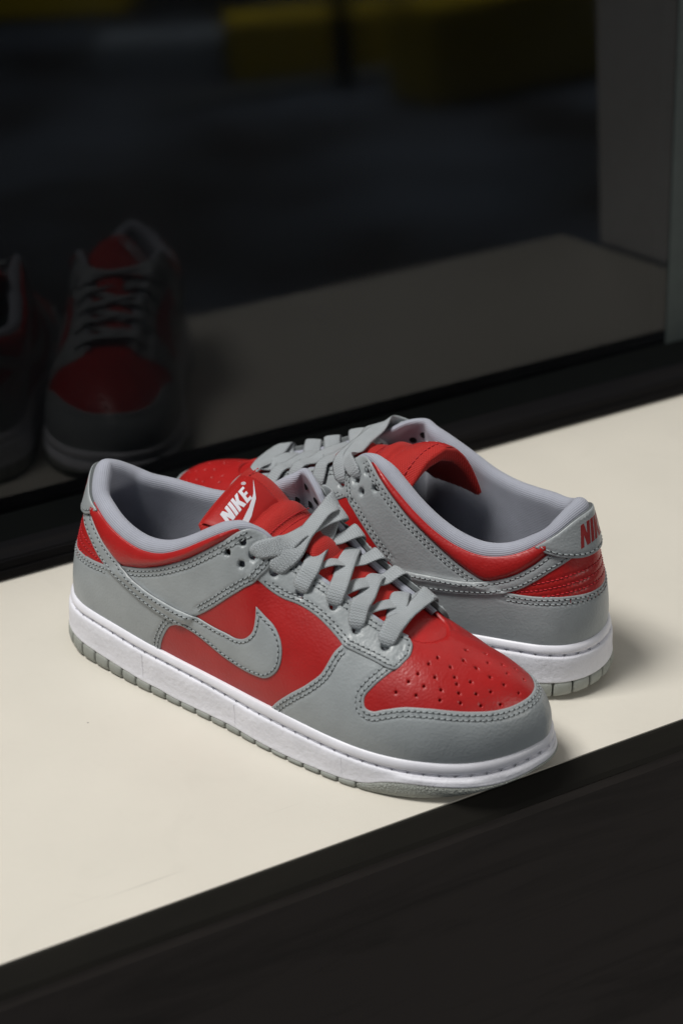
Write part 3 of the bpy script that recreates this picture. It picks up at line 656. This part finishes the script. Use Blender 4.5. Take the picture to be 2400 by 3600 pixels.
    # ---- laces
    ztop=lambda X:tongue_at(np.array([X]),np.array([0.]),side)[0][0]
    UP=np.array([0,0,1.])
    def pt(s_,v,h):
        a,b_,n_=J(np.array([s_]),np.array([v])); return S(np.array([s_]),np.array([v]))[0]+n_[0]*h,n_[0]
    def hole_pts(i,med,hh=3.7):
        s_,v=E6[i]; es=s_+(.024,.012,.002,-.003,-.008,.0)[i]; q=(lambda a:2-a) if med else (lambda a:a)
        ml=2.2 if med else .3; dd=es-s_; A=[pt(q(s_),v+.008,-2.6),pt(q(s_),v+.014,hh-2.5),pt(q(s_+dd*.2),v+.045,hh-.55),pt(q(s_+dd*.6),v+(1-v)*.62,hh+.1+ml*.5)]
        e,ne=pt(q(es),1.0,hh+.2+ml); A.append((e,ne)); return A,es
    def cross_lace(i,med,lift,under_s,drop=-3.4,name='lace'):
        A,es=hole_pts(i,med); q=(lambda a:a) if med else (lambda a:2-a)
        e,ne=pt(q(under_s),1.0,drop); e2,ne2=pt(q(under_s-.006),.90,drop-1.2)
        P=[a for a,_ in A];N=[n_ for _,n_ in A]; s0=P[-1]
        for t,extra in ((.3,.5),(.5,1.0),(.72,.8)):
            c=s0*(1-t)+e*t; X=c[0]; zt=ztop(X); tz=tongue_at(np.array([X]),np.array([c[1]-zt[1]]),side)[0][0][2]
            c=c.copy(); c[2]=max(c[2]*.35+.65*(tz+1.2+lift),tz+1.1+lift); P.append(c); N.append(UP)
        P+=[e,e2];N+=[np.array([0,-.15 if not med else .15,1.]),np.array([0,-.3,1.])]
        W=[5.4,7.2,9.6,10.4,10.6]+[10.5]*3+[10.2,9.8]
        return ribbon(name,np.array(P),np.array(N),W,R)
    def over_lace(i,j,lift):
        """outer eyelet i to inner eyelet j, over both edges"""
        A,_=hole_pts(i,False); B,_=hole_pts(j,True)
        P=[a for a,_ in A];N=[n_ for _,n_ in A]; s0=P[-1];e=B[-1][0]
        for t in (.3,.5,.7):
            c=s0*(1-t)+e*t; tz=tongue_at(np.array([c[0]]),np.array([c[1]]),side)[0][0][2]; c=c.copy(); c[2]=max(c[2]+lift*.5,tz+1.3+lift); P.append(c);N.append(UP)
        P+=[a for a,_ in B[::-1]];N+=[n_ for _,n_ in B[::-1]]
        return ribbon('lace',np.array(P),np.array(N),[5.4,7.2,9.6,10.4,10.6]+[10.5]*3+[10.6,10.4,9.6,7.2,5.4],R)
    for i in (5,4,3,2): cross_lace(i,True,0.1 if i>2 else -.6,E6[i-1][0]-.002)
    over_lace(5,5,1.2)
    for i in (5,4,3,2): cross_lace(i,False,1.6 if i>2 else .7,E6[i-1][0]+.012)
    over_lace(0,1,1.4)
    over_lace(1,0,3.6)
    # loop of nylon that holds the laces to the tongue
    gx=np.linspace(155,178,18); gy=np.linspace(-11,9,16); GX,GY=np.meshgrid(gx,gy,indexing='ij')
    Q,_,_=tongue_at(GX.ravel(),GY.ravel(),side); Q=Q.reshape(18,16,3); k=((GX-155)/23); Q[...,2]+=-1.2+7.0*np.sin(math.pi*k)**.8*(1-.25*((GY+1)/10)**4)
    lo=Q.copy(); lo[...,2]-=.9
    ring=np.concatenate([Q,lo[:,::-1]],1); V,F=loft(ring,True,True)
    mk('lace_loop',V,F,M['nylon'],tong,np.stack([np.repeat(gx,32),np.tile(np.r_[gy,gy[::-1]],18)],1),label='red nylon strap over the laces')
def shoe_root(name,loc,ang,label):
    e=bpy.data.objects.new(name,None); COL.objects.link(e); e.empty_display_size=.02
    e.location=(loc[0],loc[1],.0002); e.rotation_euler=(0,0,ang); e['label']=label; e['category']='sneaker'
    return e
near=shoe_root('sneaker',(.363708,.956638),math.radians(-62.31632),'red and grey leather sneaker with its toe hanging over the ledge edge'); 
far=shoe_root('sneaker',(.593081,.746969),math.radians(119.211),'red and grey leather sneaker with its toe pointing at the window glass')
build_shoe('right',near)
build_shoe('left',far)
# ---------------------------------------------------------------- ledge, window
def box(name,lo,hi,m,parent=None,bev=0,kind=None,label=None,cat=None,rot=0):
    bm=bmesh.new(); bmesh.ops.create_cube(bm,size=1)
    for v in bm.verts: v.co=Vector([lo[i]+(v.co[i]+.5)*(hi[i]-lo[i]) for i in range(3)])
    if bev: bmesh.ops.bevel(bm,geom=bm.edges[:],offset=bev,segments=3,affect='EDGES')
    me=bpy.data.meshes.new(name); bm.to_mesh(me); bm.free(); me.materials.append(m)
    o=bpy.data.objects.new(name,me); COL.objects.link(o); o.parent=parent
    if kind:o['kind']=kind
    if label:o['label']=label
    if cat:o['category']=cat
    return o
# painted ledge top: cream paint with faint mottling, specks and fine scuffs along the front
m,nt,bs=mat('cream_paint'); tc=nd(nt,'ShaderNodeTexCoord'); ob=tc.outputs['Object']
x=tint(nt,bs,(.675,.64,.57),9,.035,ob)
sp=nd(nt,'ShaderNodeTexVoronoi'); sp.inputs['Scale'].default_value=75; nt.links.new(ob,sp.inputs['Vector'])
r=nd(nt,'ShaderNodeMapRange'); nt.links.new(sp.outputs['Distance'],r.inputs['Value']); r.inputs['From Min'].default_value=.03; r.inputs['From Max'].default_value=.06; r.inputs['To Min'].default_value=.55; r.inputs['To Max'].default_value=1
rn=nd(nt,'ShaderNodeMath',operation='GREATER_THAN'); nt.links.new(sp.outputs['Color'],rn.inputs[0]); rn.inputs[1].default_value=.10
mxx=nd(nt,'ShaderNodeMath',operation='MAXIMUM'); nt.links.new(r.outputs[0],mxx.inputs[0]); nt.links.new(rn.outputs[0],mxx.inputs[1])
mp=nd(nt,'ShaderNodeMapping'); mp.inputs['Scale'].default_value=(6,260,1); mp.inputs['Rotation'].default_value=(0,0,.06); nt.links.new(ob,mp.inputs['Vector'])
sn=nd(nt,'ShaderNodeTexNoise'); sn.inputs['Scale'].default_value=1; sn.inputs['Detail'].default_value=2; nt.links.new(mp.outputs[0],sn.inputs['Vector'])
sr=nd(nt,'ShaderNodeMapRange'); nt.links.new(sn.outputs['Fac'],sr.inputs['Value']); sr.inputs['From Min'].default_value=.70; sr.inputs['From Max'].default_value=.76; sr.inputs['To Min'].default_value=1; sr.inputs['To Max'].default_value=.82
sx=nd(nt,'ShaderNodeSeparateXYZ'); nt.links.new(ob,sx.inputs[0])
fe=nd(nt,'ShaderNodeMapRange'); nt.links.new(sx.outputs[1],fe.inputs['Value']); fe.inputs['From Min'].default_value=.705; fe.inputs['From Max'].default_value=.745
ml=nd(nt,'ShaderNodeMath',operation='MAXIMUM'); nt.links.new(sr.outputs[0],ml.inputs[0]); nt.links.new(fe.outputs[0],ml.inputs[1])
for src in (mxx,ml):
    y=nd(nt,'ShaderNodeMix',data_type='RGBA',blend_type='MULTIPLY'); y.inputs[0].default_value=1; nt.links.new(x.outputs[2],y.inputs[6]); nt.links.new(src.outputs[0],y.inputs[7]); x=y
sm=nd(nt,'ShaderNodeTexNoise'); sm.inputs['Scale'].default_value=22; sm.inputs['Detail'].default_value=7; sm.inputs['Distortion'].default_value=1.2; nt.links.new(ob,sm.inputs['Vector'])
rr=nd(nt,'ShaderNodeMapRange'); nt.links.new(sm.outputs['Fac'],rr.inputs['Value']); rr.inputs['From Min'].default_value=.58; rr.inputs['From Max'].default_value=.8; rr.inputs['To Min'].default_value=1; rr.inputs['To Max'].default_value=.955
y=nd(nt,'ShaderNodeMix',data_type='RGBA',blend_type='MULTIPLY'); y.inputs[0].default_value=1; nt.links.new(x.outputs[2],y.inputs[6]); nt.links.new(rr.outputs[0],y.inputs[7]); x=y
nt.links.new(x.outputs[2],bs.inputs['Base Color'])
n=nd(nt,'ShaderNodeTexNoise'); n.inputs['Scale'].default_value=160; n.inputs['Detail'].default_value=4; nt.links.new(ob,n.inputs['Vector'])
bump(nt,bs,n.outputs['Fac'],.0006,.25); bs.inputs['Roughness'].default_value=.55; bs.inputs['Specular IOR Level'].default_value=.3
CREAM=m
YF,YR=.6955,1.0196
def prism(name,poly,z0,z1,m,kind=None,label=None,cat=None):
    n=len(poly); V=[(x,y,z0) for x,y in poly]+[(x,y,z1) for x,y in poly]; F=[tuple(range(n))[::-1],tuple(range(n,2*n))]+[(i,(i+1)%n,n+(i+1)%n,n+i) for i in range(n)]
    me=bpy.data.meshes.new(name); me.from_pydata(V,[],F); me.materials.append(m); o=bpy.data.objects.new(name,me); COL.objects.link(o)
    if kind:o['kind']=kind
    if label:o['label']=label
    if cat:o['category']=cat
    return o
prism('ledge',[(-.9,YF),(1.040,YF),(1.045,YR+.06),(-.9,YR+.06)],-.04,0,CREAM,kind='structure')
# black painted fascia with scuffed arris
m,nt,bs=mat('black_painted_board'); tc=nd(nt,'ShaderNodeTexCoord'); ob=tc.outputs['Object']
mp=nd(nt,'ShaderNodeMapping'); mp.inputs['Scale'].default_value=(5,26,26); nt.links.new(ob,mp.inputs['Vector'])
n=nd(nt,'ShaderNodeTexNoise'); n.inputs['Scale'].default_value=1.0; n.inputs['Detail'].default_value=8; n.inputs['Roughness'].default_value=.65; nt.links.new(mp.outputs[0],n.inputs['Vector'])
cr=nd(nt,'ShaderNodeValToRGB'); cr.color_ramp.elements[0].position=.30; cr.color_ramp.elements[0].color=(.007,.0064,.0052,1); cr.color_ramp.elements[1].position=.66; cr.color_ramp.elements[1].color=(.0125,.0112,.0088,1)
e=cr.color_ramp.elements.new(.74); e.color=(.05,.046,.040,1)
nt.links.new(n.outputs['Fac'],cr.inputs[0]); nt.links.new(cr.outputs[0],bs.inputs['Base Color'])
bump(nt,bs,n.outputs['Fac'],.0008,.3); bs.inputs['Roughness'].default_value=.75; bs.inputs['Specular IOR Level'].default_value=.16
BLACK=m
m2,nt,bs=mat('brown_black_board'); tc=nd(nt,'ShaderNodeTexCoord'); mp=nd(nt,'ShaderNodeMapping'); mp.inputs['Scale'].default_value=(4,14,30); mp.inputs['Rotation'].default_value=(0,.12,0); nt.links.new(tc.outputs['Object'],mp.inputs['Vector'])
n=nd(nt,'ShaderNodeTexNoise'); n.inputs['Scale'].default_value=1; n.inputs['Detail'].default_value=9; n.inputs['Roughness'].default_value=.6; n.inputs['Distortion'].default_value=1.1; nt.links.new(mp.outputs[0],n.inputs['Vector'])
cr=nd(nt,'ShaderNodeValToRGB'); cr.color_ramp.elements[0].position=.32; cr.color_ramp.elements[0].color=(.038,.033,.030,1); cr.color_ramp.elements[1].position=.5; cr.color_ramp.elements[1].color=(.054,.046,.042,1)
nt.links.new(n.outputs['Fac'],cr.inputs[0]); nt.links.new(cr.outputs[0],bs.inputs['Base Color']); bump(nt,bs,n.outputs['Fac'],.0012,.35); bs.inputs['Roughness'].default_value=.8; bs.inputs['Specular IOR Level'].default_value=.2
def strip(name,prof_,m,seed,amp):
    rnd=random.Random(seed); V=[];F=[];NX=260;K=len(prof_); w=0
    for i in range(NX+1):
        X=-.9+1.94*i/NX; w=.8*w+amp*rnd.uniform(-1,1)
        for k,(a,b) in enumerate(prof_): V.append((X,a+(w if 0<k<K-1 else 0),b+(w if 1<k<K-1 else 0)))
    for i in range(NX):
        for k in range(K-1): F.append((i*K+k,(i+1)*K+k,(i+1)*K+k+1,i*K+k+1))
    me=bpy.data.meshes.new(name); me.from_pydata(V,[],F); me.materials.append(m)
    o=bpy.data.objects.new(name,me); COL.objects.link(o); o['kind']='structure'
strip('ledge_edging',[(YF-.0004,-.0006),(YF-.0015,-.0010),(YF-.0100,-.0085),(YF-.0118,-.0110),(YF-.0004,-.0112)],BLACK,3,.00012)
strip('ledge_fascia',[(YF-.0006,-.0114),(YF-.0116,-.0114),(YF-.0128,-.0165),(YF-.0132,-.06),(YF-.0132,-.45),(YF-.0006,-.45)],m2,5,.00006)
# window: bottom rail, gasket, glass
win=bpy.data.objects.new('shop_window',None); COL.objects.link(win); win.location=(0,YR,0); win['label']='dark shop window behind the ledge with a worn black bottom rail'; win['category']='window'
m,nt,bs=mat('worn_black_frame'); tc=nd(nt,'ShaderNodeTexCoord'); ob=tc.outputs['Object']
mp=nd(nt,'ShaderNodeMapping'); mp.inputs['Scale'].default_value=(5,90,130); nt.links.new(ob,mp.inputs['Vector'])
n=nd(nt,'ShaderNodeTexNoise'); n.inputs['Scale'].default_value=1; n.inputs['Detail'].default_value=6; nt.links.new(mp.outputs[0],n.inputs['Vector'])
cr=nd(nt,'ShaderNodeValToRGB'); cr.color_ramp.elements[0].position=.35; cr.color_ramp.elements[0].color=(.004,.004,.005,1); cr.color_ramp.elements[1].position=.68; cr.color_ramp.elements[1].color=(.0075,.0068,.0070,1)
e=cr.color_ramp.elements.new(.78); e.color=(.035,.018,.013,1)
nt.links.new(n.outputs['Fac'],cr.inputs[0]); nt.links.new(cr.outputs[0],bs.inputs['Base Color']); bs.inputs['Roughness'].default_value=.85; bs.inputs['Specular IOR Level'].default_value=.12
FRAME=m
def pbox(name,lo,hi,m,bev=0,**k): return box(name,(lo[0],lo[1]-YR,lo[2]),(hi[0],hi[1]-YR,hi[2]),m,win,bev,**k)
pbox('bottom_rail',(-.9,YR-.001,.0005),(1.044,YR+.0215,.0145),FRAME,.0012)
pbox('rail_lip',(-.9,YR-.0022,.0012),(1.044,YR-.0012,.0075),FRAME,.0004)
V=[(x,a-YR,b) for x in (-.9,1.044) for a,b in ((YR+.0218,.0005),(YR+.0218,.0125),(YR+.0410,.0205),(YR+.052,.0215),(YR+.052,.0005))]
me=bpy.data.meshes.new('glazing_gasket'); me.from_pydata(V,[],[(0,5,6,1),(1,6,7,2),(2,7,8,3),(3,8,9,4),(0,1,2,3,4),(9,8,7,6,5)]); me.materials.append(plain('black_rubber_gasket',(.0035,.0042,.0042),.95,.06))
o=bpy.data.objects.new('glazing_gasket',me); COL.objects.link(o); o.parent=win
# the pane leans back a little
LEAN=.069
def lean(name,x0,x1,off_,th,z1,m):
    o=box(name,(x0,0,0),(x1,th,z1),m,win); o.location=(0,.0424+off_,.0185); o.rotation_euler=(-LEAN,0,0); return o
m,nt,bs=mat('tinted_window_glass'); bs.inputs['Base Color'].default_value=(.03,.035,.04,1); bs.inputs['Roughness'].default_value=.02; bs.inputs['Transmission Weight'].default_value=1; bs.inputs['IOR'].default_value=1.41
tc=nd(nt,'ShaderNodeTexCoord'); n=nd(nt,'ShaderNodeTexNoise'); n.inputs['Scale'].default_value=7; n.inputs['Detail'].default_value=4; nt.links.new(tc.outputs['Object'],n.inputs['Vector'])
r=nd(nt,'ShaderNodeMapRange'); nt.links.new(n.outputs['Fac'],r.inputs['Value']); r.inputs['From Min'].default_value=.4; r.inputs['From Max'].default_value=.75; r.inputs['To Min'].default_value=.015; r.inputs['To Max'].default_value=.09; nt.links.new(r.outputs[0],bs.inputs['Roughness'])
ou=nt.nodes['Material Output']; df=nd(nt,'ShaderNodeBsdfDiffuse'); df.inputs[0].default_value=(.55,.62,.72,1); mxs=nd(nt,'ShaderNodeMixShader')  # haze painted as a thin pale film with smudges, lifting the blacks
n2=nd(nt,'ShaderNodeTexNoise'); n2.inputs['Scale'].default_value=3.5; n2.inputs['Detail'].default_value=5; n2.inputs['Distortion'].default_value=.8; nt.links.new(tc.outputs['Object'],n2.inputs['Vector'])
r2=nd(nt,'ShaderNodeMapRange'); nt.links.new(n2.outputs['Fac'],r2.inputs['Value']); r2.inputs['From Min'].default_value=.35; r2.inputs['From Max'].default_value=.75; r2.inputs['To Min'].default_value=.002; r2.inputs['To Max'].default_value=.011
nt.links.new(r2.outputs[0],mxs.inputs[0]); nt.links.new(bs.outputs[0],mxs.inputs[1]); nt.links.new(df.outputs[0],mxs.inputs[2]); nt.links.new(mxs.outputs[0],ou.inputs[0])
lean('glass_pane',-.9,.876,0,.006,.45,m)
lean('side_jamb',.8765,.93,-.001,.02,.45,plain('grey_green_metal',(.05,.062,.062),.6,.2))
lean('outer_post',.9305,1.043,-.001,.02,.45,FRAME)
# end wall at the far end of the ledge (seen only mirrored in the glass), floor in front, interior behind
wallm=plain('grey_wall_paint',(.80,.79,.78),.8,.2)
prism('end_wall',[(1.049,.743),(1.30,.743),(1.30,1.30),(1.049,1.30)],.0005,1.6,wallm,label='pale grey wall closing the end of the ledge',cat='wall')
m,nt,bs=mat('dark_asphalt'); tc=nd(nt,'ShaderNodeTexCoord'); n=nd(nt,'ShaderNodeTexNoise'); n.inputs['Scale'].default_value=1.3; n.inputs['Detail'].default_value=6; nt.links.new(tc.outputs['Object'],n.inputs['Vector'])
cr=nd(nt,'ShaderNodeValToRGB'); cr.color_ramp.elements[0].position=.40; cr.color_ramp.elements[0].color=(.02,.021,.026,1); cr.color_ramp.elements[1].position=.68; cr.color_ramp.elements[1].color=(.11,.145,.21,1); nt.links.new(n.outputs['Fac'],cr.inputs[0]); nt.links.new(cr.outputs[0],bs.inputs['Base Color']); bs.inputs['Roughness'].default_value=.9  # bluish light on the asphalt is put into its colour as paler patches
box('ground',(-3.5,-12,-.80),(9,.66,-.72),m,kind='structure')
box('interior_wall',(-1.5,1.9,-.8),(3.2,2.0,2.2),plain('dark_interior',(.01,.01,.011),.9,.1),kind='structure')
yel=plain('yellow_paint',(.60,.47,.01),.5)
def block(name,ax,ay,bx,by,dep,h,m,z0=-.7195,**k):
    L=math.hypot(bx-ax,by-ay); o=box(name,(0,-dep,0),(L,0,h),m,bev=.012,**k); o.location=(ax,ay,z0); o.rotation_euler=(0,0,math.atan2(by-ay,bx-ax)); return o
block('kerb',2.40,-3.49,3.60,-3.395,.05,.035,plain('pale_concrete',(.22,.25,.27),.9,.2),kind='structure')
block('concrete_block',2.50,-4.15,2.88,-3.92,.25,.13,plain('pale_blue_concrete',(.30,.36,.44),.9,.2),label='pale blue grey block mirrored left of the yellow blocks',cat='block')
block('yellow_block',2.82,-3.76,3.42,-3.52,.25,.20,yel,label='low yellow painted block mirrored beside the pale blue block',cat='barrier')
block('yellow_block',3.08,-2.90,4.20,-2.97,.25,.30,yel,label='taller yellow painted block mirrored next to the grey wall',cat='barrier')
block('yellow_block',2.60,-5.9,3.17,-5.45,.3,.20,yel,label='yellow painted block mirrored far off beyond the other two',cat='barrier')
o=box('dark_post',(3.02,-3.42,-.7195),(3.07,-3.37,.1),plain('dark_post_paint',(.012,.012,.014),.6,.3),bev=.008,label='slim dark post mirrored in front of the low yellow block',cat='post')
